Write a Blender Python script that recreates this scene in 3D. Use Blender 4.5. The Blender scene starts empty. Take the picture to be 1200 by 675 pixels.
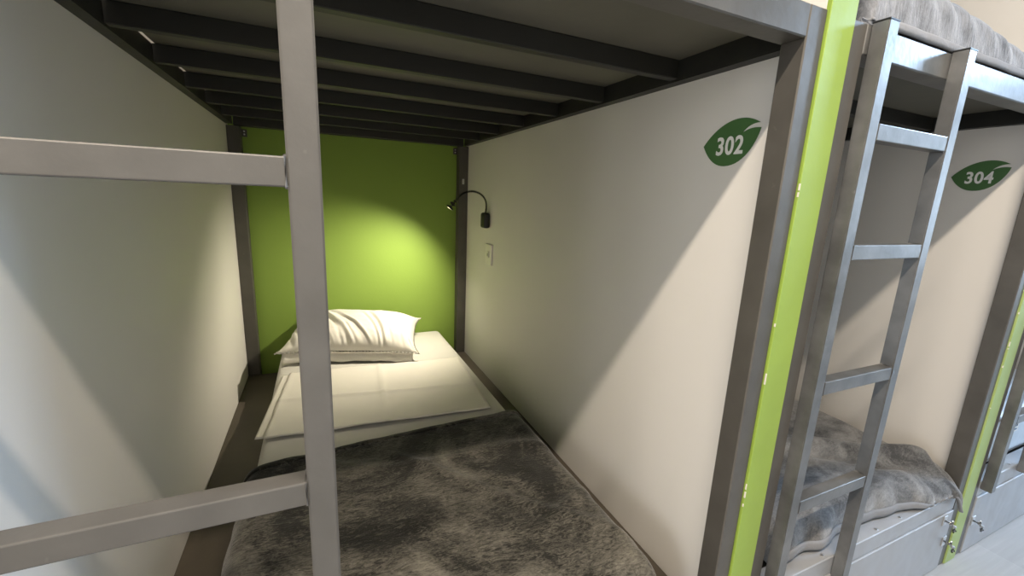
import bpy, bmesh, math, random
from mathutils import Vector, Matrix, noise
random.seed(4)
D = bpy.data
COL = bpy.context.scene.collection
PI = math.pi

# ------------------------------------------------------------------ materials
def new_mat(name):
    m = D.materials.new(name); m.use_nodes = True
    nt = m.node_tree
    return m, nt, nt.nodes, nt.links, nt.nodes['Principled BSDF']

def mat_basic(name, col, rough=.5, metal=0., var=.06, vscale=8., bump=0., bscale=60., spec=.5, coords='Object'):
    m, nt, N, L, b = new_mat(name)
    tc = N.new('ShaderNodeTexCoord')
    nz = N.new('ShaderNodeTexNoise'); nz.inputs['Scale'].default_value = vscale
    nz.inputs['Detail'].default_value = 5
    L.new(tc.outputs[coords], nz.inputs['Vector'])
    rp = N.new('ShaderNodeValToRGB')
    lo = tuple(c*(1-var) for c in col)+(1,); hi = tuple(min(1, c*(1+var)) for c in col)+(1,)
    rp.color_ramp.elements[0].position = .3; rp.color_ramp.elements[1].position = .7
    rp.color_ramp.elements[0].color = lo; rp.color_ramp.elements[1].color = hi
    L.new(nz.outputs['Fac'], rp.inputs['Fac']); L.new(rp.outputs['Color'], b.inputs['Base Color'])
    b.inputs['Roughness'].default_value = rough; b.inputs['Metallic'].default_value = metal
    b.inputs['Specular IOR Level'].default_value = spec
    if bump:
        n2 = N.new('ShaderNodeTexNoise'); n2.inputs['Scale'].default_value = bscale; n2.inputs['Detail'].default_value = 4
        L.new(tc.outputs[coords], n2.inputs['Vector'])
        bp = N.new('ShaderNodeBump'); bp.inputs['Strength'].default_value = bump; bp.inputs['Distance'].default_value = .01
        L.new(n2.outputs['Fac'], bp.inputs['Height']); L.new(bp.outputs['Normal'], b.inputs['Normal'])
    return m

def mat_steel(name, col, metal=.35, rough=.42, wear=.12):
    m, nt, N, L, b = new_mat(name)
    tc = N.new('ShaderNodeTexCoord')
    n1 = N.new('ShaderNodeTexNoise'); n1.inputs['Scale'].default_value = 14; n1.inputs['Detail'].default_value = 7
    n2 = N.new('ShaderNodeTexNoise'); n2.inputs['Scale'].default_value = 55; n2.inputs['Detail'].default_value = 6
    for n in (n1, n2): L.new(tc.outputs['Object'], n.inputs['Vector'])
    r1 = N.new('ShaderNodeValToRGB')
    r1.color_ramp.elements[0].position = .3; r1.color_ramp.elements[1].position = .75
    r1.color_ramp.elements[0].color = tuple(c*(1-wear) for c in col)+(1,)
    r1.color_ramp.elements[1].color = tuple(c*(1+wear) for c in col)+(1,)
    L.new(n1.outputs['Fac'], r1.inputs['Fac'])
    r2 = N.new('ShaderNodeValToRGB')                      # sparse bright scratches and drips
    r2.color_ramp.elements[0].position = .70; r2.color_ramp.elements[1].position = .80
    r2.color_ramp.elements[0].color = (0, 0, 0, 1); r2.color_ramp.elements[1].color = (.5, .5, .5, 1)
    L.new(n2.outputs['Fac'], r2.inputs['Fac'])
    mx = N.new('ShaderNodeMix'); mx.data_type = 'RGBA'
    mx.inputs['B'].default_value = tuple(min(1, c*1.7) for c in col)+(1,)
    L.new(r2.outputs['Color'], mx.inputs['Factor']); L.new(r1.outputs['Color'], mx.inputs['A'])
    L.new(mx.outputs['Result'], b.inputs['Base Color'])
    b.inputs['Metallic'].default_value = metal
    mr = N.new('ShaderNodeMapRange'); mr.inputs['To Min'].default_value = rough-.08; mr.inputs['To Max'].default_value = rough+.1
    L.new(n1.outputs['Fac'], mr.inputs['Value']); L.new(mr.outputs['Result'], b.inputs['Roughness'])
    bp = N.new('ShaderNodeBump'); bp.inputs['Strength'].default_value = .12; bp.inputs['Distance'].default_value = .004
    L.new(n2.outputs['Fac'], bp.inputs['Height']); L.new(bp.outputs['Normal'], b.inputs['Normal'])
    return m

def mat_sheet_metal(name, col):
    m, nt, N, L, b = new_mat(name)
    tc = N.new('ShaderNodeTexCoord')
    n1 = N.new('ShaderNodeTexNoise'); n1.inputs['Scale'].default_value = 7; n1.inputs['Detail'].default_value = 2
    L.new(tc.outputs['Object'], n1.inputs['Vector'])
    b.inputs['Base Color'].default_value = col+(1,)
    b.inputs['Metallic'].default_value = .35; b.inputs['Roughness'].default_value = .42
    bp = N.new('ShaderNodeBump'); bp.inputs['Strength'].default_value = .5; bp.inputs['Distance'].default_value = .02
    L.new(n1.outputs['Fac'], bp.inputs['Height']); L.new(bp.outputs['Normal'], b.inputs['Normal'])
    return m

def mat_velour(name, dark, light, thresh=.5, scale=4., sheen=.4, stretch=(7, 22, 8), amt=.30):
    """brushed velour: big swirled patches of nap laid two ways, crossed by fine brush streaks"""
    m, nt, N, L, b = new_mat(name)
    tc = N.new('ShaderNodeTexCoord')
    big = N.new('ShaderNodeTexNoise'); big.inputs['Scale'].default_value = scale; big.inputs['Detail'].default_value = 6
    big.inputs['Roughness'].default_value = .6; big.inputs['Distortion'].default_value = 1.2
    mp = N.new('ShaderNodeMapping'); mp.inputs['Scale'].default_value = stretch; mp.inputs['Rotation'].default_value = (0, 0, .5)
    st = N.new('ShaderNodeTexNoise'); st.inputs['Scale'].default_value = 2.2; st.inputs['Detail'].default_value = 6
    st.inputs['Distortion'].default_value = 2.6; st.inputs['Roughness'].default_value = .65
    fz = N.new('ShaderNodeTexNoise'); fz.inputs['Scale'].default_value = 240; fz.inputs['Detail'].default_value = 3
    L.new(tc.outputs['Object'], big.inputs['Vector']); L.new(tc.outputs['Object'], mp.inputs['Vector'])
    L.new(mp.outputs['Vector'], st.inputs['Vector']); L.new(tc.outputs['Object'], fz.inputs['Vector'])
    a = N.new('ShaderNodeMath'); a.operation = 'MULTIPLY'; L.new(big.outputs['Fac'], a.inputs[0]); a.inputs[1].default_value = .62
    c = N.new('ShaderNodeMath'); c.operation = 'MULTIPLY_ADD'; L.new(st.outputs['Fac'], c.inputs[0]); c.inputs[1].default_value = amt
    L.new(a.outputs[0], c.inputs[2])
    e = N.new('ShaderNodeMath'); e.operation = 'MULTIPLY_ADD'; L.new(fz.outputs['Fac'], e.inputs[0]); e.inputs[1].default_value = .10
    L.new(c.outputs[0], e.inputs[2])
    rp = N.new('ShaderNodeValToRGB')
    rp.color_ramp.elements[0].position = thresh-.11; rp.color_ramp.elements[0].color = dark+(1,)
    rp.color_ramp.elements[1].position = thresh+.15; rp.color_ramp.elements[1].color = light+(1,)
    L.new(e.outputs[0], rp.inputs['Fac']); L.new(rp.outputs['Color'], b.inputs['Base Color'])
    b.inputs['Roughness'].default_value = .85; b.inputs['Specular IOR Level'].default_value = .15
    b.inputs['Sheen Weight'].default_value = sheen; b.inputs['Sheen Roughness'].default_value = .4
    bp = N.new('ShaderNodeBump'); bp.inputs['Strength'].default_value = .35; bp.inputs['Distance'].default_value = .012
    L.new(c.outputs[0], bp.inputs['Height']); L.new(bp.outputs['Normal'], b.inputs['Normal'])
    return m

def mat_cloth(name, col, bump=.25, bscale=9., dist=.012, rough=.85):
    m, nt, N, L, b = new_mat(name)
    tc = N.new('ShaderNodeTexCoord')
    n1 = N.new('ShaderNodeTexNoise'); n1.inputs['Scale'].default_value = bscale; n1.inputs['Detail'].default_value = 3
    n1.inputs['Distortion'].default_value = 1.0
    L.new(tc.outputs['Object'], n1.inputs['Vector'])
    rp = N.new('ShaderNodeValToRGB')
    rp.color_ramp.elements[0].color = tuple(c*.93 for c in col)+(1,); rp.color_ramp.elements[1].color = col+(1,)
    L.new(n1.outputs['Fac'], rp.inputs['Fac']); L.new(rp.outputs['Color'], b.inputs['Base Color'])
    b.inputs['Roughness'].default_value = rough; b.inputs['Specular IOR Level'].default_value = .2
    b.inputs['Sheen Weight'].default_value = .1
    bp = N.new('ShaderNodeBump'); bp.inputs['Strength'].default_value = bump; bp.inputs['Distance'].default_value = dist
    L.new(n1.outputs['Fac'], bp.inputs['Height']); L.new(bp.outputs['Normal'], b.inputs['Normal'])
    return m

def mat_back_wall():
    m, nt, N, L, b = new_mat('back_wall_paint')
    tc = N.new('ShaderNodeTexCoord'); sp = N.new('ShaderNodeSeparateXYZ')
    L.new(tc.outputs['Object'], sp.inputs[0])
    gt = N.new('ShaderNodeMath'); gt.operation = 'GREATER_THAN'; gt.inputs[1].default_value = 1.25
    L.new(sp.outputs['Z'], gt.inputs[0])
    mx = N.new('ShaderNodeMix'); mx.data_type = 'RGBA'
    mx.inputs['A'].default_value = (.215, .325, .060, 1); mx.inputs['B'].default_value = (.62, .52, .36, 1)
    L.new(gt.outputs[0], mx.inputs['Factor']); L.new(mx.outputs['Result'], b.inputs['Base Color'])
    n = N.new('ShaderNodeTexNoise'); n.inputs['Scale'].default_value = 140; L.new(tc.outputs['Object'], n.inputs['Vector'])
    bp = N.new('ShaderNodeBump'); bp.inputs['Strength'].default_value = .08; bp.inputs['Distance'].default_value = .004
    L.new(n.outputs['Fac'], bp.inputs['Height']); L.new(bp.outputs['Normal'], b.inputs['Normal'])
    b.inputs['Roughness'].default_value = .6; b.inputs['Specular IOR Level'].default_value = .25
    return m

def mat_floor():
    m, nt, N, L, b = new_mat('pale_laminate_floor')
    tc = N.new('ShaderNodeTexCoord')
    br = N.new('ShaderNodeTexBrick'); br.offset = .37
    br.inputs['Scale'].default_value = 1; br.inputs['Brick Width'].default_value = 1.2; br.inputs['Row Height'].default_value = .19
    br.inputs['Mortar Size'].default_value = .0015
    br.inputs['Color1'].default_value = (.37, .365, .36, 1); br.inputs['Color2'].default_value = (.335, .33, .325, 1)
    br.inputs['Mortar'].default_value = (.4, .38, .36, 1)
    L.new(tc.outputs['Object'], br.inputs['Vector'])
    mp = N.new('ShaderNodeMapping'); mp.inputs['Scale'].default_value = (3, 50, 1)
    n = N.new('ShaderNodeTexNoise'); n.inputs['Scale'].default_value = 1.5; n.inputs['Detail'].default_value = 6
    L.new(tc.outputs['Object'], mp.inputs['Vector']); L.new(mp.outputs['Vector'], n.inputs['Vector'])
    mx = N.new('ShaderNodeMix'); mx.data_type = 'RGBA'; mx.blend_type = 'MULTIPLY'; mx.inputs['Factor'].default_value = .35
    L.new(br.outputs['Color'], mx.inputs['A']); L.new(n.outputs['Color'], mx.inputs['B'])
    hs = N.new('ShaderNodeHueSaturation'); hs.inputs['Saturation'].default_value = .12; hs.inputs['Value'].default_value = 1.15
    L.new(mx.outputs['Result'], hs.inputs['Color']); L.new(hs.outputs['Color'], b.inputs['Base Color'])
    b.inputs['Roughness'].default_value = .45
    return m

M = dict(
    steel=mat_steel('graphite_painted_steel', (.130, .122, .110), metal=.5, rough=.40),
    silver=mat_steel('worn_silver_steel', (.20, .20, .197), metal=.6, rough=.36, wear=.3),
    silver_dark=mat_steel('grey_ladder_paint', (.135, .132, .127), metal=.35, rough=.40),
    slat=mat_steel('shaded_slat_steel', (.019, .019, .016), metal=.1, rough=.5),  # graphite frame paint, darkened for the shade under the upper bed
    board=mat_basic('dark_underside_board', (.13, .125, .10), .7, var=.12, vscale=5, bump=.05),
    platform=mat_basic('dark_platform_board', (.075, .062, .047), .55, var=.15, vscale=6, bump=.06),
    panel=mat_basic('off_white_laminate', (.71, .69, .655), .55, var=.015, vscale=3, bump=.03, bscale=350, spec=.3),
    lime=mat_basic('lime_green_paint', (.275, .400, .062), .45, var=.05, vscale=10, bump=.05, bscale=40),
    lime_pale=mat_basic('faded_green_paint', (.36, .47, .16), .45, var=.05, vscale=10, bump=.05, bscale=40),
    chip=mat_basic('chipped_edge_filler', (.75, .72, .6), .8),
    wallback=mat_back_wall(),
    beige=mat_basic('beige_wall_paint', (.62, .52, .36), .7, var=.02, bump=.05, bscale=120),
    ceil=mat_basic('white_ceiling_paint', (.75, .73, .69), .8, var=.02),
    floor=mat_floor(),
    inner=mat_steel('shaded_berth_steel', (.085, .080, .068), metal=.2, rough=.5),  # same frame paint with the shade inside the berth put into its colour
    sheetmetal=mat_sheet_metal('silver_sheet_metal', (.42, .43, .45)),
    sheet=mat_cloth('white_fitted_sheet', (.60, .585, .54), .35, 7),
    flat=mat_cloth('ivory_flat_sheet', (.76, .73, .66), .12, 5),
    pillow=mat_cloth('ivory_pillowcase', (.74, .715, .65), .25, 9),
    velour=mat_velour('charcoal_velour', (.017, .0165, .0140), (.235, .220, .185), .625, 3.2, .28, (13, 46, 14), .40),
    velour2=mat_velour('grey_velour', (.060, .060, .062), (.31, .31, .31), .50, 7, .45, (16, 44, 16), .24),
    velour3=mat_velour('cool_lit_grey_velour', (.075, .080, .092), (.31, .325, .36), .57, 6, .45, (26, 5, 5), .42),  # bluish tint carries the cool light falling on the upper berth
    hem=mat_cloth('grey_blanket_hem', (.24, .245, .26), .3, 60, .004),
    black=mat_basic('black_plastic', (.012, .012, .012), .4, var=.1),
    white=mat_basic('white_plastic', (.78, .76, .71), .35, var=.01),
    greyplastic=mat_basic('grey_socket_plastic', (.35, .34, .33), .5),
    leaf=mat_basic('leaf_green_vinyl', (.062, .150, .048), .45, var=.04),
    numerals=mat_basic('white_vinyl_numerals', (.80, .80, .78), .5, var=.01),
    bolt=mat_steel('zinc_bolt', (.6, .6, .6), metal=.8, rough=.3),
    plasticmatt=mat_basic('pale_blue_mattress_cover', (.55, .62, .70), .35, var=.08, vscale=12, bump=.25, bscale=20),
    blueink=mat_basic('blue_label_print', (.06, .13, .25), .6),
)
m, nt, N, L, b = new_mat('lamp_lens')
b.inputs['Base Color'].default_value = (1, .95, .8, 1)
b.inputs['Emission Color'].default_value = (1, .86, .62, 1); b.inputs['Emission Strength'].default_value = 8
M['lens'] = m

# ------------------------------------------------------------------ helpers
def link(name, me, mat=None, parent=None, smooth=False):
    o = D.objects.new(name, me); COL.objects.link(o)
    if mat: me.materials.append(mat)
    if parent: o.parent = parent
    if smooth:
        for p in me.polygons: p.use_smooth = True
    return o

def bm_obj(name, bm, mat, parent=None, smooth=False):
    bmesh.ops.recalc_face_normals(bm, faces=bm.faces[:])
    me = D.meshes.new(name); bm.to_mesh(me); bm.free()
    return link(name, me, mat, parent, smooth)

def add_box(bm, x0, x1, y0, y1, z0, z1, bev=0., seg=1):
    r = bmesh.ops.create_cube(bm, size=1)
    vs = r['verts']
    for v in vs:
        v.co = Vector(((x0+x1)/2+v.co.x*(x1-x0), (y0+y1)/2+v.co.y*(y1-y0), (z0+z1)/2+v.co.z*(z1-z0)))
    if bev:
        es = list({e for v in vs for e in v.link_edges})
        bmesh.ops.bevel(bm, geom=es, offset=bev, segments=seg, affect='EDGES', profile=.5)
    return bm

def box(name, x0, x1, y0, y1, z0, z1, mat, parent=None, bev=.0015, seg=1):
    return bm_obj(name, add_box(bmesh.new(), x0, x1, y0, y1, z0, z1, bev, seg), mat, parent)

def add_tube(bm, pts, radii, seg=12, cap=True):
    """round tube along a list of points"""
    pts = [Vector(p) for p in pts]
    if not isinstance(radii, (list, tuple)): radii = [radii]*len(pts)
    rings = []; up = Vector((0, 0, 1))
    for i, p in enumerate(pts):
        t = (pts[min(i+1, len(pts)-1)]-pts[max(i-1, 0)]).normalized()
        a = t.cross(up)
        if a.length < .1: a = t.cross(Vector((1, 0, 0)))
        a.normalize(); c = t.cross(a).normalized(); up = c if c.length else up
        rings.append([bm.verts.new(p+(a*math.cos(2*PI*k/seg)+c*math.sin(2*PI*k/seg))*radii[i]) for k in range(seg)])
    for i in range(len(rings)-1):
        for k in range(seg):
            bm.faces.new((rings[i][k], rings[i][(k+1) % seg], rings[i+1][(k+1) % seg], rings[i+1][k]))
    if cap:
        bm.faces.new(rings[0]); bm.faces.new(rings[-1])
    return bm

def thing(name, label, cat, loc=(0, 0, 0), group=None):
    o = D.objects.new(name, None); COL.objects.link(o); o.location = loc; o.empty_display_size = .1
    o['label'] = label; o['category'] = cat
    if group: o['group'] = group
    return o

def tag(o, label, cat, group=None):
    o['label'] = label; o['category'] = cat
    if group: o['group'] = group
    return o

def struct(o): o['kind'] = 'structure'; return o

def fbm(x, y, z=0., oct=4):
    return noise.fractal(Vector((x, y, z)), 1.0, 2.0, oct)

def sstep(a, b_, x):
    t = max(0., min(1., (x-a)/(b_-a))); return t*t*(3-2*t)

def grid_mesh(nu, nv, fn):
    """open sheet of (nu+1)*(nv+1) verts from fn(u, v), u and v in 0..1"""
    vs = [fn(i/nu, j/nv) for j in range(nv+1) for i in range(nu+1)]
    fs = []
    for j in range(nv):
        for i in range(nu):
            a = j*(nu+1)+i; fs.append((a, a+1, a+nu+2, a+nu+1))
    me = D.meshes.new('sheet'); me.from_pydata([tuple(v) for v in vs], [], fs); me.update()
    return me

def sheet_obj(name, nu, nv, fn, mat, parent=None, thick=.006, sub=1):
    me = grid_mesh(nu, nv, fn); me.name = name
    o = link(name, me, mat, parent, True)
    s = o.modifiers.new('thickness', 'SOLIDIFY'); s.thickness = thick; s.offset = 0
    if sub:
        d = o.modifiers.new('smooth', 'SUBSURF'); d.levels = d.render_levels = sub
    return o

# ------------------------------------------------------------------ key dimensions (metres; x along the row, y into the bunk, z up; z=0 is the lower bed platform)
W = 1.10          # clear width between partitions
T = .067          # partition thickness
PITCH = W+T
W2 = 1.005        # the 304 bunk is a little narrower
X2 = PITCH+W2     # left face of the 304|306 partition
X3 = X2+T         # left side of the last bunk
BACK = 1.845      # back wall
FLOOR = -.215
TOPZ = 1.213      # top of upper bed frame
SLATS = (.283, .551, .801, 1.056, 1.305, 1.555)

# ------------------------------------------------------------------ room shell
struct(box('floor', -4, 7.5, -2.6, BACK+.1, FLOOR-.08, FLOOR, M['floor'], bev=0))
struct(box('wall_back', -4, 7.5, BACK, BACK+.1, FLOOR, 2.45, M['wallback'], bev=0))
struct(box('wall_front', -4, 7.5, -2.3, -2.2, FLOOR, 2.45, M['panel'], bev=0))
struct(box('wall_left', -4.1, -4, -2.3, BACK+.1, FLOOR, 2.45, M['panel'], bev=0))
struct(box('ceiling', -4, 7.5, -2.6, BACK+.1, 2.45, 2.53, M['ceil'], bev=0))

# ------------------------------------------------------------------ partitions
def partition(x, label, lime='lime'):
    t = thing('partition_panel', label, 'partition', (x, 0, FLOOR), 'white partitions between the bunks')
    box('panel_board', 0, T, .004, BACK-.001, .001, 2.30, M['panel'], t, .0005)
    e = box('painted_edge', 0, T, -.004, .004, .001, 2.30, M[lime], t, .001)
    e['label'] = 'lime green painted front edge'
    bm = bmesh.new(); rnd = random.Random(int(x*100)+3)   # small chips along the left arris of the paint
    for k in range(11):
        z = .3+rnd.random()*1.4; h = .003+rnd.random()**2*.02
        add_box(bm, -.0006, rnd.random()*.0014, -.0046, -.002, z, z+h)
    c = bm_obj('paint_chip', bm, M['chip'], e); c['kind'] = 'stuff'; c['label'] = 'pale chips where the green paint has flaked'
    return t
partition(-T, 'white partition at the left side of the open bunk, partly behind the near ladder')
partition(W, 'white partition carrying the 302 leaf sign, with bright lime green front edge')
partition(X2, 'white partition carrying the 304 leaf sign, with paler green front edge', 'lime_pale')
partition(X3+1.10, 'white partition farthest right, beyond the last bunk in the row', 'lime_pale')

# ------------------------------------------------------------------ bunk beds
def hollow_post(bm, x0, x1, y0, y1, z0, z1, open_top=True, wall=.0025):
    add_box(bm, x0, x1, y0, y1, z0, z1)
    if open_top:
        bm.faces.ensure_lookup_table()
        top = max(bm.faces, key=lambda f: f.calc_center_median().z)
        bmesh.ops.inset_region(bm, faces=[top], thickness=wall)
        for v in top.verts: v.co.z -= .12
    es = [e for e in bm.edges if e.calc_length() > .2 and abs(e.verts[0].co.x-e.verts[1].co.x) < 1e-5]
    outer = [e for e in es if min(abs(e.verts[0].co.x-x0), abs(e.verts[0].co.x-x1)) < 1e-5]
    bmesh.ops.bevel(bm, geom=outer, offset=.0018, segments=2, affect='EDGES')
    return bm

def rung_mesh(x0, x1, y0, y1, z0, z1):
    bm = add_box(bmesh.new(), x0, x1, y0, y1, z0, z1, .0016, 2)
    # weld beads where the rung meets the rails
    for x in (x0, x1):
        s = 1 if x == x0 else -1
        add_tube(bm, [(x+s*.0008, y0+.002, z1), (x+s*.0008, y1-.002, z1)], .0022, 6)
        add_tube(bm, [(x+s*.0008, y0+.002, z0), (x+s*.0008, y1-.002, z0)], .0022, 6)
        add_tube(bm, [(x+s*.0012, y0, z0), (x+s*.0012, y0, z1)], .0012, 6)
    return bm

def latch(parent, x, z, y, side):
    l = bm_obj('latch', add_box(bmesh.new(), x-.011, x+.011, y-.003, y, z-.017, z+.017, .001), M['bolt'], parent)
    l['label'] = 'small steel latch with a turned hook'
    bm = bmesh.new()
    add_tube(bm, [(x, y, z), (x, y-.018, z)], .005, 10)
    add_tube(bm, [(x, y-.017, z+.002), (x+side*.012, y-.021, z-.010), (x+side*.020, y-.021, z-.026), (x+side*.023, y-.019, z-.034)], [.005, .0058, .005, .003], 8)
    add_tube(bm, [(x, y-.017, z), (x-side*.004, y-.020, z+.014)], [.0045, .003], 8)
    bm_obj('hook', bm, M['bolt'], l, True)

def bunk(i, X0, W, label, rungs, ladder_mat, beam_mat, pd=.042, clear=.2439, lz=-.022):
    t = thing('bunk_bed', label, 'bunk bed', (X0, 0, FLOOR), 'steel bunk beds in a row')
    f = -FLOOR                                     # local z of the lower platform
    S = M['steel']; g = .0006
    def B(name, x0, x1, y0, y1, z0, z1, m=S, bev=.002, parent=t):
        return box(name, x0, x1, y0, y1, z0+f, z1+f, m, parent, bev)
    for x0 in (g, W-.042):                         # four posts
        B('post', x0, x0+.042-g, 0, pd, FLOOR+.001, TOPZ)
    for k, x0 in enumerate((g, W-.052)):
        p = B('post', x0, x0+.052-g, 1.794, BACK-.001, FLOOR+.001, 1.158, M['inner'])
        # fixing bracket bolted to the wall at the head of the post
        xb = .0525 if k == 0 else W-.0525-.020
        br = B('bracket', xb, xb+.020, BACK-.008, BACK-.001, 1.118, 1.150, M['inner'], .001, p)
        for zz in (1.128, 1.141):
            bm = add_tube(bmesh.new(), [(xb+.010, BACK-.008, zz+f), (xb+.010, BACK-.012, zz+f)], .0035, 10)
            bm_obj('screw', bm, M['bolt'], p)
    st = B('fitting_plate', W-.034, W-.022, 1.7915, 1.7938, .962, .990, M['bolt'], .0005)
    st['label'] = 'small bare metal plate on the rear post'
    B('front_beam', .042, W-.042, 0, .042, 1.165, TOPZ, beam_mat)
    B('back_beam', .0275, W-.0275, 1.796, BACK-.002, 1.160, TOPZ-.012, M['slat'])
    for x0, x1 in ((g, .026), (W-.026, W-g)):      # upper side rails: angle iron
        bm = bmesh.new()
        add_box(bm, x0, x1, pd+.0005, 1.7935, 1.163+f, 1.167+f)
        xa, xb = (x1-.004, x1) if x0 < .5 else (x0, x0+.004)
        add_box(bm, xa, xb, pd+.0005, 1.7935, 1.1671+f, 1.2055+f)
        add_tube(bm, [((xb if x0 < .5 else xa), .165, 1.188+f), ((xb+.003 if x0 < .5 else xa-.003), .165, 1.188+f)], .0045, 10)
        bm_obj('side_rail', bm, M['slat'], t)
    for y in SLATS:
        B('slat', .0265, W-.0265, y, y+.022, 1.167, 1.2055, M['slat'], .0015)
    B('upper_platform', .032, W-.0012, .0425, 1.7955, 1.206, 1.2125, M['board'], 0)
    # lower bed
    B('lower_front_beam', .043, W-.043, .0005, .045, 0.003, .055, M['sheetmetal'] if i else S)
    B('lower_platform', .001, W-.001, pd+.004, 1.793, -.018, 0, M['platform'], 0)
    for x0, x1 in ((.0012, .030), (W-.030, W-.0012)):
        B('lower_side_rail', x0, x1, pd+.0045, 1.7925, -.060, -.0185, S)
    for k in range(6):
        x = .30+k*.12
        bm = add_tube(bmesh.new(), [(x, .012, .0545+f), (x, .012, .0585+f)], [.0055, .004], 10)
        bm_obj('screw', bm, M['bolt'], t)
    # storage panel under the bed
    sp = B('storage_panel', .046, W-.044, -.003, .004, FLOOR+.004, .0015, M['sheetmetal'], .0015)
    latch(sp, W-.060, f-.105, -.003, 1); latch(sp, .060, f-.088, -.003, 1); latch(sp, W-.095, f-.020, -.003, 1)
    # ladder welded to the front
    x1 = .3554; wr = .0295; xl = x1-2*wr-clear
    la = D.objects.new('ladder', None); COL.objects.link(la); la.parent = t
    la['label'] = 'welded box section ladder on the front of the bunk'
    for x in (xl, x1-wr):
        lr = bm_obj('ladder_rail', hollow_post(bmesh.new(), x, x+wr, -.0265, -.0005, lz+f, 1.2135+f, False), ladder_mat, la)
        ec = B('end_cap', x-.0004, x+wr+.0004, -.0270, -.0004, 1.2136, 1.2170, M['black'], .001, la)
        ec['label'] = 'thin black plastic end cap'
    for r in rungs:
        bm_obj('rung', rung_mesh(xl+wr, x1-wr, -.0262, -.0008, r-.028+f, r+f), ladder_mat, la)
    return t
bunk(0, 0., W, 'grey steel bunk bed with its lit lower berth open in the foreground, beside sign 302', (.9295, .5884, .247), M['silver_dark'], M['steel'], .042, .275)
bunk(1, PITCH, W2, 'grey steel bunk bed with blankets on both berths, beside sign 304', (1.055, .842, .570, .299), M['silver'], M['silver'])
bunk(2, X3, W, 'grey steel bunk bed at the right edge, holding an unmade pale blue mattress', (1.055, .842, .570, .299), M['silver'], M['silver'], .042, .2439, .032)

# ------------------------------------------------------------------ mattresses
def mattress(name_label, x0, x1, y0, y1, z0, z1, mat, seam=True, piping_mat=None):
    t = thing('mattress', name_label, 'mattress', ((x0+x1)/2, (y0+y1)/2, z0))
    a, c = (x1-x0)/2, (y1-y0)/2; h = z1-z0; r = .028
    bm = bmesh.new(); add_box(bm, -a, a, -c, c, .001, h, r, 4)
    bmesh.ops.subdivide_edges(bm, edges=[e for e in bm.edges if e.calc_length() > .2], cuts=14, use_grid_fill=True)
    for v in bm.verts:
        n_ = fbm(v.co.x*3+x0*5, v.co.y*3, v.co.z*4)
        if v.co.z > h*.7: v.co.z += (n_-.6)*.0022
        elif v.co.z > h*.15: v.co.xy += v.co.xy.normalized()*n_*.003
    bm_obj('mattress_cover', bm, mat, t, True)
    if seam:
        for zz in (.02, h-.018):
            bm = bmesh.new(); p = []
            for cx, cy, a0 in ((a-r, c-r, 0), (-a+r, c-r, PI/2), (-a+r, -c+r, PI), (a-r, -c+r, 1.5*PI)):
                for k in range(6):
                    an = a0+k/5*PI/2; p.append((cx+(r+.001)*math.cos(an), cy+(r+.001)*math.sin(an), zz))
            p.append(p[0]); add_tube(bm, p, .004, 6, False)
            bm_obj('piping', bm, piping_mat or mat, t, True)
    return t
MX0, MX1, MZ = .155, .957, .138
mattress('single mattress in a white fitted sheet under the lit pillow', MX0, MX1, .086, 1.838, 0.001, MZ, M['sheet'], False)
mattress('mattress hidden under the grey blanket on the lower berth of bunk 304', PITCH+.18, PITCH+.89, .115, 1.838, 0.001, .112, M['sheet'], False)
mattress('mattress bulging under the grey blanket on the upper berth of bunk 304', PITCH+.10, PITCH+.80, .05, 1.78, TOPZ+.002, TOPZ+.048, M['sheet'], False)
m6 = mattress('bare pale blue mattress with a printed tag at the right edge', X3+.10, X3+.97, .040, 1.838, .057, .245, M['plasticmatt'], True, M['greyplastic'])
for c in m6.children: pass
# printed care label on its foot end
lb = box('care_label', -.270, -.155, -.9020, -.8995, .100, .158, M['white'], m6, 0)
lb['label'] = 'white care label with small blue symbols'
bm = bmesh.new()
for k in range(4):
    x = -.260+k*.025; ya, yb = -.9032, -.9021
    add_box(bm, x, x+.002, ya, yb, .124, .149); add_box(bm, x+.014, x+.016, ya, yb, .124, .149)
    add_box(bm, x, x+.016, ya, yb, .122, .124); add_box(bm, x+.003, x+.013, ya, yb, .134, .137)
add_box(bm, -.260, -.168, ya, yb, .108, .112)
bm_obj('care_symbols', bm, M['blueink'], lb)

# ------------------------------------------------------------------ white folded sheet on the mattress
A, Bq, Cq, Dq = Vector((.209, 1.400)), Vector((.925, 1.365)), Vector((.893, .848)), Vector((.163, .895))
def quad(u, v): return (A*(1-u)+Bq*u)*(1-v)+(Dq*(1-u)+Cq*u)*v
def flat_fn(z0, lift, seed, inset=0.):
    def fn(u, v):
        p = quad(u, v)
        z = z0+.0015*fbm(p.x*5+seed, p.y*5, seed)
        z += .0055*math.exp(-((u-.50)/.012)**2)*(1 if v < .62 else .5)          # ironed crease down the middle
        z += .006*math.exp(-((v-.55-.10*(u-.5))/.02)**2)                          # crease across
        z += lift*(1-v)*.5*(1-sstep(0, .25, abs(u-.3)))
        e = min(u, 1-u, 1-v)
        z += .004*sstep(.03, 0, e)*(.5+fbm(u*6, v*6, seed+3))
        return (p.x, p.y, z)
    return fn
fs = sheet_obj('folded_sheet', 70, 60, flat_fn(MZ+.0062, .004, 2.), M['flat'], None, .004, 0)
tag(fs, 'folded ivory flat sheet laid across the mattress between pillow and charcoal blanket', 'sheet')
def fold_fn(u, v):
    p = quad(-.035+u*.045, .02+v*.96)
    return (p.x, p.y, MZ+.0032+.001*fbm(p.x*8, p.y*6, 9))
sheet_obj('under_fold', 6, 40, fold_fn, M['flat'], fs, .003, 0)

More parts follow.
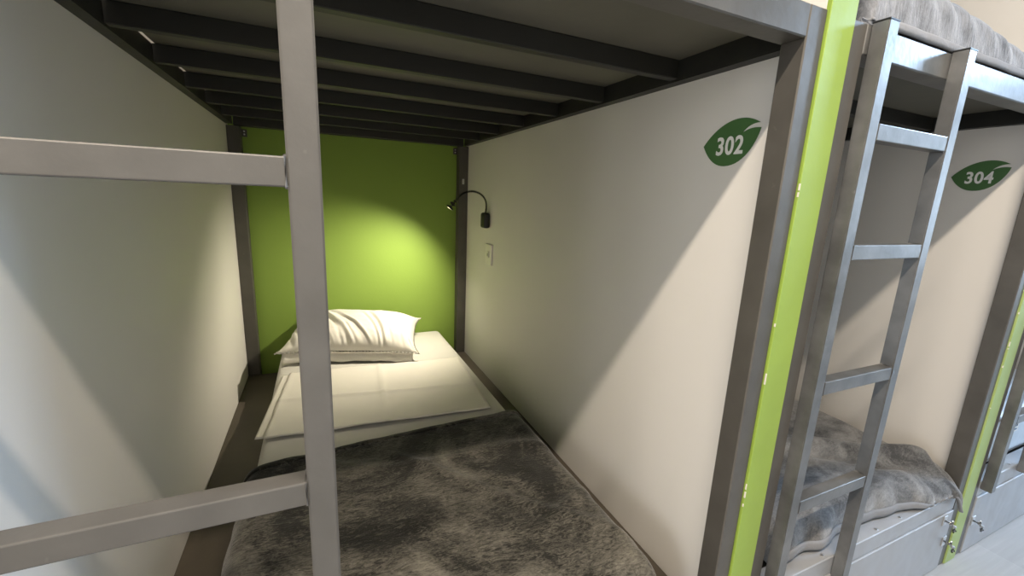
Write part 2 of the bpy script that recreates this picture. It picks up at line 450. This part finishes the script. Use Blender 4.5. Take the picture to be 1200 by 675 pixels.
# ------------------------------------------------------------------ pillow
rp_ = random.Random(11)
CREASES = [(-.85+1.75*k/15+rp_.uniform(-.07, .07), rp_.uniform(.016, .040), rp_.uniform(.002, .009)*(1 if k > 5 else .5), rp_.uniform(-.15, .75), rp_.uniform(.10, .42)) for k in range(16)]
def pillow():
    t = thing('pillow', 'plump white pillow with gathered creases at the head of the lit berth', 'pillow', (.490, 1.640, MZ+.027))
    t.rotation_euler = (math.radians(8), math.radians(1.5), math.radians(-13))
    hw, hd, hh = .285, .185, .085
    def outline(u, v):
        pin = 1+.07*(abs(u)**6)*(abs(v)**6)
        k = 1-.07*(1-u*u)**1*(abs(v)**4)*0
        return hw*u*(1-.05*(1-abs(u)**2)*0-.035*(1-abs(v)**2.)*abs(u)**6)*pin, hd*v*(1-.06*(1-abs(u)**2)*abs(v)**6)*pin
    def prof(u, v): return (max(0, 1-abs(u)**3.2)**.55)*(max(0, 1-abs(v)**2.6)**.55)
    def top(a, b_):
        u, v = a*2-1, b_*2-1
        x, y = outline(u, v); p = prof(u, v)
        z = hh*.62+hh*1.15*p
        for uc, w_, dep, v1, sl in CREASES:                    # gathers fan out from the front seam
            d = u-(uc-sl*(v+.85)-.10*(v+.85)**2)
            f_ = sstep(v1, v1-.5, v)*sstep(-1.0, -.88, v)
            z += f_*dep*(-math.exp(-(d/w_)**2)+.75*math.exp(-((d-w_*1.9)/(w_*1.1))**2))
        z += .006*fbm(u*2.2+3, v*2.2, 5.)*p
        return (x, y, z)
    def bot(a, b_):
        u, v = a*2-1, b_*2-1
        x, y = outline(u, v); p = prof(u, v)
        z = hh*.62-hh*.62*p**.8+.003*fbm(u*4, v*4, 2.)*p
        return (x, y, z)
    bm = bmesh.new(); n1, n2 = 140, 80
    for fn, flip in ((top, False), (bot, True)):
        vs = [[bm.verts.new(fn(i/n1, j/n2)) for i in range(n1+1)] for j in range(n2+1)]
        for j in range(n2):
            for i in range(n1):
                q = (vs[j][i], vs[j][i+1], vs[j+1][i+1], vs[j+1][i])
                bm.faces.new(q[::-1] if flip else q)
    bmesh.ops.remove_doubles(bm, verts=bm.verts[:], dist=.0006)
    bm_obj('pillowcase', bm, M['pillow'], t, True)
    # seam flange all round and the loose hem lip lying under the front edge
    pts = []
    for k in range(161):
        an = k/160*4
        s = an % 1*2-1
        u, v = ((s, -1), (1, s), (-s, 1), (-1, -s))[int(an) % 4]
        x, y = outline(u, v); pts.append((x*1.004, y*1.004, hh*.62))
    bm = bmesh.new(); add_tube(bm, pts, .0035, 6, False)
    bm_obj('seam', bm, M['pillow'], t, True)
    def lip(a, b_):
        u = (a*2-1)*.93
        x, y = outline(u, -1)
        return (x, y+.012-.024*math.sin(b_*PI*.55)+.004*fbm(u*5, b_, 3.), hh*.58-b_*(.040+.006*fbm(u*3, 0, 8.)))
    sheet_obj('pillowcase_lip', 60, 8, lip, M['pillow'], t, .003, 0)
pillow()

# ------------------------------------------------------------------ blankets
def drape_curve(s, half, r, flare):
    """arc-length parameter s from the centre -> (offset, drop) over an edge of radius r"""
    sg = 1 if s >= 0 else -1; s = abs(s); flat = half-r
    if s <= flat: return sg*s, 0.
    q = s-flat; arc = r*PI/2
    if q <= arc:
        a = q/r; return sg*(flat+r*math.sin(a)), r*(1-math.cos(a))
    q -= arc
    return sg*(half+flare*q), r+q*math.sqrt(max(0, 1-flare*flare))

def blanket(name_label, group, mat, hem_mat, x0, x1, y_front, y_back, ztop, zmin, hang_l, hang_r, hang_f, wrinkle, seed, ang_back=0., r=.045, nu=110, nv=110, flare=.10, shapef=None, hangf=None, zminf=None, xmax=None, hemw=.024):
    """velour blanket lying on a mattress, falling over its sides and foot"""
    cx = (x0+x1)/2; half = (x1-x0)/2
    sl, sr = half+hang_l, half+hang_r
    Lb = y_back-y_front
    def pt(u, v):
        s = -sl+u*(sl+sr)
        xo, dx = drape_curve(s, half, r, flare)
        hf = hang_f+(hangf(u) if hangf else 0.)
        tt = Lb-v*(Lb+hf)                      # distance from the foot edge, negative = hanging
        if tt >= r: yo, dy = tt, 0.
        else:
            o, dy = drape_curve(r-tt, r*1.0+.0, r, .06); yo = r-o
        y = y_front+yo + ang_back*(xo)*(tt/Lb if tt > 0 else 0)
        z = ztop-max(dx, 0)-max(dy, 0)
        x = cx+xo
        wv = wrinkle(x, y, s, tt)
        z += wv*(1-sstep(.01, .05, dx+dy))
        if dx+dy > .03:
            out = max(-.006, wv*.9)
            if dx > .03: x += math.copysign(out, xo)
            if dy > .03: y -= out
        if shapef: x, y, z = shapef(x, y, z, s, tt)
        zm = zminf(x, y) if zminf else zmin
        if z < zm:
            e = zm-z; z = zm+.002*abs(fbm(x*20, y*20, seed))
            if dx > dy and not zminf: x += math.copysign(min(e, .05)*.5, xo)
        if xmax: x = min(x, xmax)
        return (x, y, z)
    o = sheet_obj('blanket', nu, nv, pt, mat, None, .007, 1)
    tag(o, name_label, 'blanket', group)
    # folded, stitched hem bands at the foot edge and the head edge
    L = Lb+hang_f
    for v0, v1 in ((1-hemw/L, 1.004), (-.001, .020/L)):
        ncol = 130
        def P(k, vv):
            q = [Vector(pt(min(1, max(0, (k+d)/ncol)), min(1, max(0, vv)))) for d in (-1, 0, 1)]
            return (q[0]+q[1]*2+q[2])/4
        vs = []
        for j in range(5):
            for k in range(ncol+1):
                p = P(k, v0+(v1-v0)*j/4); tng = P(min(ncol, k+1), v0)-P(max(0, k-1), v0)
                d = P(k, v1)-P(k, v0); n_ = tng.cross(d)
                if v0 > .5: n_ = -n_ if n_.y > 0 else n_
                else: n_ = -n_ if n_.z < 0 else n_
                n_.normalize(); vs.append(p+n_*(.0052 if 0 < j < 4 else .0030))
        fs_ = [(j*(ncol+1)+k, j*(ncol+1)+k+1, (j+1)*(ncol+1)+k+1, (j+1)*(ncol+1)+k) for j in range(4) for k in range(ncol)]
        me = D.meshes.new('hem'); me.from_pydata([tuple(v) for v in vs], [], fs_); me.update()
        h = link('hem', me, hem_mat, o, True)
        sd = h.modifiers.new('thickness', 'SOLIDIFY'); sd.thickness = .003; sd.offset = -1
    return o

def wr302(x, y, s, t):
    w = .010*fbm(x*2.2+1, y*2.2, 3.)+.005*fbm(x*6, y*5+2, 7.)
    q = x*.8+y*1.0
    w += .0065*math.exp(-((q-1.02-.08*math.sin(x*5))/.022)**2)*sstep(.45, .60, x)     # diagonal ridge across the middle
    w += .004*math.exp(-((y-.62+.25*(x-.55)-.04*math.sin(x*9))/.018)**2)
    w += .006*math.exp(-((y-.30-.5*(x-.9))/.02)**2)*sstep(.7, .85, x)
    return max(w, -.009)
def ripple302(x, y, z, s, t):
    return x, y, z
blanket('charcoal velour blanket with swirled nap over the foot of the lit lower berth', None, M['velour'], M['velour'],
        MX0-.016, MX1+.020, .068, .752, MZ+.020, .011, .125, .12, .10, wr302, 1., ang_back=.075, shapef=ripple302)

def wr304(x, y, s, t):
    w = .011*fbm(x*2.5+1, y*2.5, 13.)+.005*fbm(x*6, y*6+2, 17.)
    if t < .05: w += .008*math.sin(x*30+2.5*fbm(x*3, 0, 5.))*sstep(.05, -.03, t)
    w += .026*math.exp(-((y-.20+.55*(x-1.85))/.028)**2)*sstep(1.60, 1.75, x)-.014*math.exp(-((y-.135+.55*(x-1.85))/.030)**2)*sstep(1.60, 1.75, x)
    w += .013*math.exp(-((y-.30-.3*(x-1.5))/.03)**2)*sstep(1.75, 1.55, x)
    w += .014*math.exp(-((y-.10-.2*(2.1-x))/.022)**2)*sstep(1.75, 1.95, x)
    return w
def shape304(x, y, z, s, t):
    # right foot corner slumps outwards over the beam
    k = sstep(1.72, 2.06, x)*sstep(.30, .0, t)
    y -= .048*k*sstep(.158, .09, z)
    z -= .010*k
    z += .010*math.exp(-((t-.015-.02*math.sin(x*7))/.018)**2)*sstep(1.6, 1.8, x)
    return x, y, z
def zmin304(x, y):
    return .066 if y > -.012 else .066-.05*sstep(-.012, -.022, y)
blanket('light grey velour blanket bunched over the lower berth of bunk 304', None, M['velour2'], M['hem'],
        PITCH+MX0-.02, PITCH+MX1-.028, .040, 1.15, .158, .0645, .05, .085, .070, wr304, 2., r=.055, shapef=shape304,
        hangf=lambda u: .045*sstep(.70, .88, u), zminf=zmin304, xmax=X2-.055)

def wrup(x, y, s, t):
    w = .007*fbm(x*3+1, y*3, 23.)
    q = x+.45*(t if t > 0 else t*1.2)
    w += .0035*math.sin(q*70+3.6*fbm(x*2.5, t*2.5, 5.))*sstep(.30, .05, t)*sstep(-.10, .0, t)
    return w
def shapeup(x, y, z, s, t):
    k = sstep(PITCH+.25, PITCH+.85, x)
    z -= .050*k*sstep(TOPZ+.01, TOPZ+.12, z)
    return x, y, z
blanket('light grey velour blanket spilling over the upper berth of bunk 304', None, M['velour3'], M['hem'],
        PITCH+.062, PITCH+.90, .010, 1.1, TOPZ+.122, TOPZ+.0065, .07, .10, .092, wrup, 3., r=.060, shapef=shapeup, hemw=.015)

# ------------------------------------------------------------------ reading lamp on the right partition
LY = 1.47
lamp = thing('reading_lamp', 'small black gooseneck reading lamp on the white partition above the switch', 'lamp', (1.10, LY, .79))
def lp(x, z, y=0.): return (x-1.10, y, z-.79)
bm = bmesh.new(); add_box(bm, -.032, -.0005, -.030, .030, -.038, .036, .011, 3)
bm_obj('lamp_base', bm, M['black'], lamp, True)
bm = bmesh.new(); add_tube(bm, [(-.016, -.029, .008), (-.016, -.036, .008)], .007, 14)
bm_obj('switch_knob', bm, M['black'], lamp, True)
ctrl = [(1.084, .820), (1.088, .855), (1.082, .885), (1.062, .909), (1.030, .922), (1.000, .922), (.970, .911), (.950, .895), (.938, .880)]
pts = []
for i in range(len(ctrl)-1):
    p0, p1, p2, p3 = (Vector(ctrl[max(0, min(len(ctrl)-1, k))]) for k in (i-1, i, i+1, i+2))
    for k in range(8):
        q = k/8; c2 = .5*((2*p1)+(p2-p0)*q+(2*p0-5*p1+4*p2-p3)*q*q+(3*p1-p0-3*p2+p3)*q**3); pts.append(c2)
pts.append(Vector(ctrl[-1]))
bm = bmesh.new(); add_tube(bm, [lp(p.x, p.y) for p in pts], [.0058+.0005*(k % 2) for k in range(len(pts))], 10)
bm_obj('gooseneck', bm, M['black'], lamp, True)
h0, h1 = Vector(lp(.938, .880)), Vector(lp(.912, .844, .016)); ax = (h1-h0).normalized()
bm = bmesh.new(); add_tube(bm, [h0-ax*.004, h0+ax*.008, h0+ax*.024, h1], [.0075, .0105, .0175, .0195], 18)
hd = bm_obj('lamp_head', bm, M['black'], lamp, True)
bm = bmesh.new(); add_tube(bm, [h1+ax*.0003, h1+ax*.0012], .0150, 18)
bm_obj('lens', bm, M['lens'], hd)

# ------------------------------------------------------------------ rocker switch below the lamp
sw = thing('wall_switch', 'white plastic switch plate on the partition below the reading lamp', 'switch', (1.10, 1.434, .628))
box('switch_plate', -.010, -.0004, -.040, .040, -.050, .050, M['white'], sw, .003, 2)
rk = box('rocker', -.013, -.0098, -.011, .011, -.016, .016, M['white'], sw, .001)
box('rocker_mark', -.0137, -.0129, -.006, .006, -.009, .006, M['greyplastic'], rk, 0)

# ------------------------------------------------------------------ leaf number signs
def bez(p0, p1, p2, p3, n):
    return [tuple((1-t)**3*a+3*(1-t)**2*t*b_+3*(1-t)*t*t*c+t**3*d for a, b_, c, d in zip(p0, p1, p2, p3)) for t in [k/n for k in range(n)]]
def leaf_sign(num, x, y, z, label):
    """sign local axes: X = to the right along the wall, Y = up, Z = out of the wall"""
    t = thing('number_sign', label, 'sign', (x, y, z), 'green leaf number signs')
    t.rotation_euler = Matrix(((0, 0, -1), (-1, 0, 0), (0, 1, 0))).to_euler()
    o = []
    o += bez((0, .042), (.020, .070), (.050, .088), (.080, .088), 14)           # upper edge
    o += bez((.080, .088), (.100, .088), (.112, .082), (.1235, .0755), 8)
    o += bez((.1235, .0755), (.108, .076), (.097, .071), (.088, .060), 8)        # vein notch
    o += bez((.088, .060), (.098, .066), (.110, .069), (.1265, .066), 8)
    o += bez((.1265, .066), (.121, .040), (.100, -.001), (.056, 0), 14)          # lower edge
    o += bez((.056, 0), (.030, .001), (.012, .020), (0, .042), 12)
    bm = bmesh.new()
    vs = [bm.verts.new((a, b_, .0004)) for a, b_ in o]
    f = bm.faces.new(vs)
    r = bmesh.ops.extrude_face_region(bm, geom=[f])
    for v in r['geom']:
        if isinstance(v, bmesh.types.BMVert): v.co.z += .0012
    bmesh.ops.triangulate(bm, faces=[f for f in bm.faces if len(f.verts) > 4])
    bm_obj('leaf', bm, M['leaf'], t)
    cu = D.curves.new('numerals', 'FONT'); cu.body = num; cu.size = .0475; cu.offset = .0011; cu.extrude = .0004
    cu.align_x = 'CENTER'; cu.align_y = 'CENTER'; cu.resolution_u = 6; cu.space_character = 1.08
    tmp = D.objects.new('tmp', cu); COL.objects.link(tmp)
    dg = bpy.context.evaluated_depsgraph_get()
    me = D.meshes.new_from_object(tmp.evaluated_get(dg)); D.objects.remove(tmp)
    me.materials.clear()
    n = link('numerals', me, M['numerals'], t); n.location = (.064, .037, .0021); n['label'] = 'white numerals '+num
    n.scale = (.84, 1, 1)
    # dark line continuing the vein into the leaf
    bm = bmesh.new(); add_tube(bm, [(.089, .0605, .0016), (.080, .055, .0016), (.074, .049, .0016)], [.0006, .0005, .0002], 6)
    bm_obj('vein', bm, M['leaf'], t)
leaf_sign('302', W, .211, .981, 'green leaf sign reading 302 on the white partition')
leaf_sign('304', X2, .217, .981, 'green leaf sign reading 304 on the partition behind the ladder')

# ------------------------------------------------------------------ lights
def area(name, loc, target, sx, sy, power, col):
    l = D.lights.new(name, 'AREA'); l.shape = 'RECTANGLE'; l.size = sx; l.size_y = sy; l.energy = power; l.color = col
    o = D.objects.new(name, l); COL.objects.link(o); o.location = loc
    o.rotation_euler = (Vector(target)-Vector(loc)).to_track_quat('-Z', 'Y').to_euler()
    return o
area('aisle_ceiling_light', (.0, -.725, 2.36), (.0, -.725, 0), 2.8, .06, 98, (1, .86, .70))
area('aisle_cool_light', (4.9, -.80, 2.34), (2.0, -.3, .6), .5, .5, 120, (.50, .71, 1))
area('end_window_light', (7.2, -1.35, 1.15), (1.5, -.3, .9), 1.7, 1.5, 62, (.56, .76, 1))
area('left_fill_light', (-3.3, -1.5, 1.15), (1.1, .7, .6), 1.5, 1.5, 48, (.96, .97, 1))  # added soft fill from the left, brightens the open berth's right partition
sp = D.lights.new('reading_lamp_bulb', 'SPOT'); sp.energy = 42; sp.color = (1, .89, .70); sp.spot_size = math.radians(122); sp.spot_blend = 1.0
sp.shadow_soft_size = .004
so = D.objects.new('reading_lamp_bulb', sp); COL.objects.link(so)
hp = Vector((1.10, LY, .79))+h1+ax*.0045; so.location = hp
so.rotation_euler = Vector((-.55, .24, -.80)).to_track_quat('-Z', 'Y').to_euler()

w = D.worlds.new('World'); bpy.context.scene.world = w; w.use_nodes = True
bg = w.node_tree.nodes['Background']; bg.inputs['Color'].default_value = (.80, .86, 1, 1); bg.inputs['Strength'].default_value = 1.0

# ------------------------------------------------------------------ camera (solved from the photograph's vanishing lines)
cam = D.cameras.new('camera'); co = D.objects.new('camera', cam); COL.objects.link(co)
yaw, pit, rol, foc = .4275, -.2083, .0433, 498.6
f = Vector((math.sin(yaw)*math.cos(pit), math.cos(yaw)*math.cos(pit), math.sin(pit)))
rt = Vector((math.cos(yaw), -math.sin(yaw), 0)); up = rt.cross(f)
c_, s_ = math.cos(rol), math.sin(rol)
R_, U_ = rt*c_+up*s_, -rt*s_+up*c_
co.matrix_world = Matrix(((R_.x, U_.x, -f.x, .3515), (R_.y, U_.y, -f.y, -.4851), (R_.z, U_.z, -f.z, .9006), (0, 0, 0, 1)))
cam.sensor_fit = 'HORIZONTAL'; cam.sensor_width = 36; cam.lens = 36*foc/1200; cam.clip_start = .01
sc = bpy.context.scene; sc.camera = co
sc.view_settings.view_transform = 'Standard'; sc.view_settings.look = 'None'
sc.view_settings.exposure = 0; sc.view_settings.gamma = 1
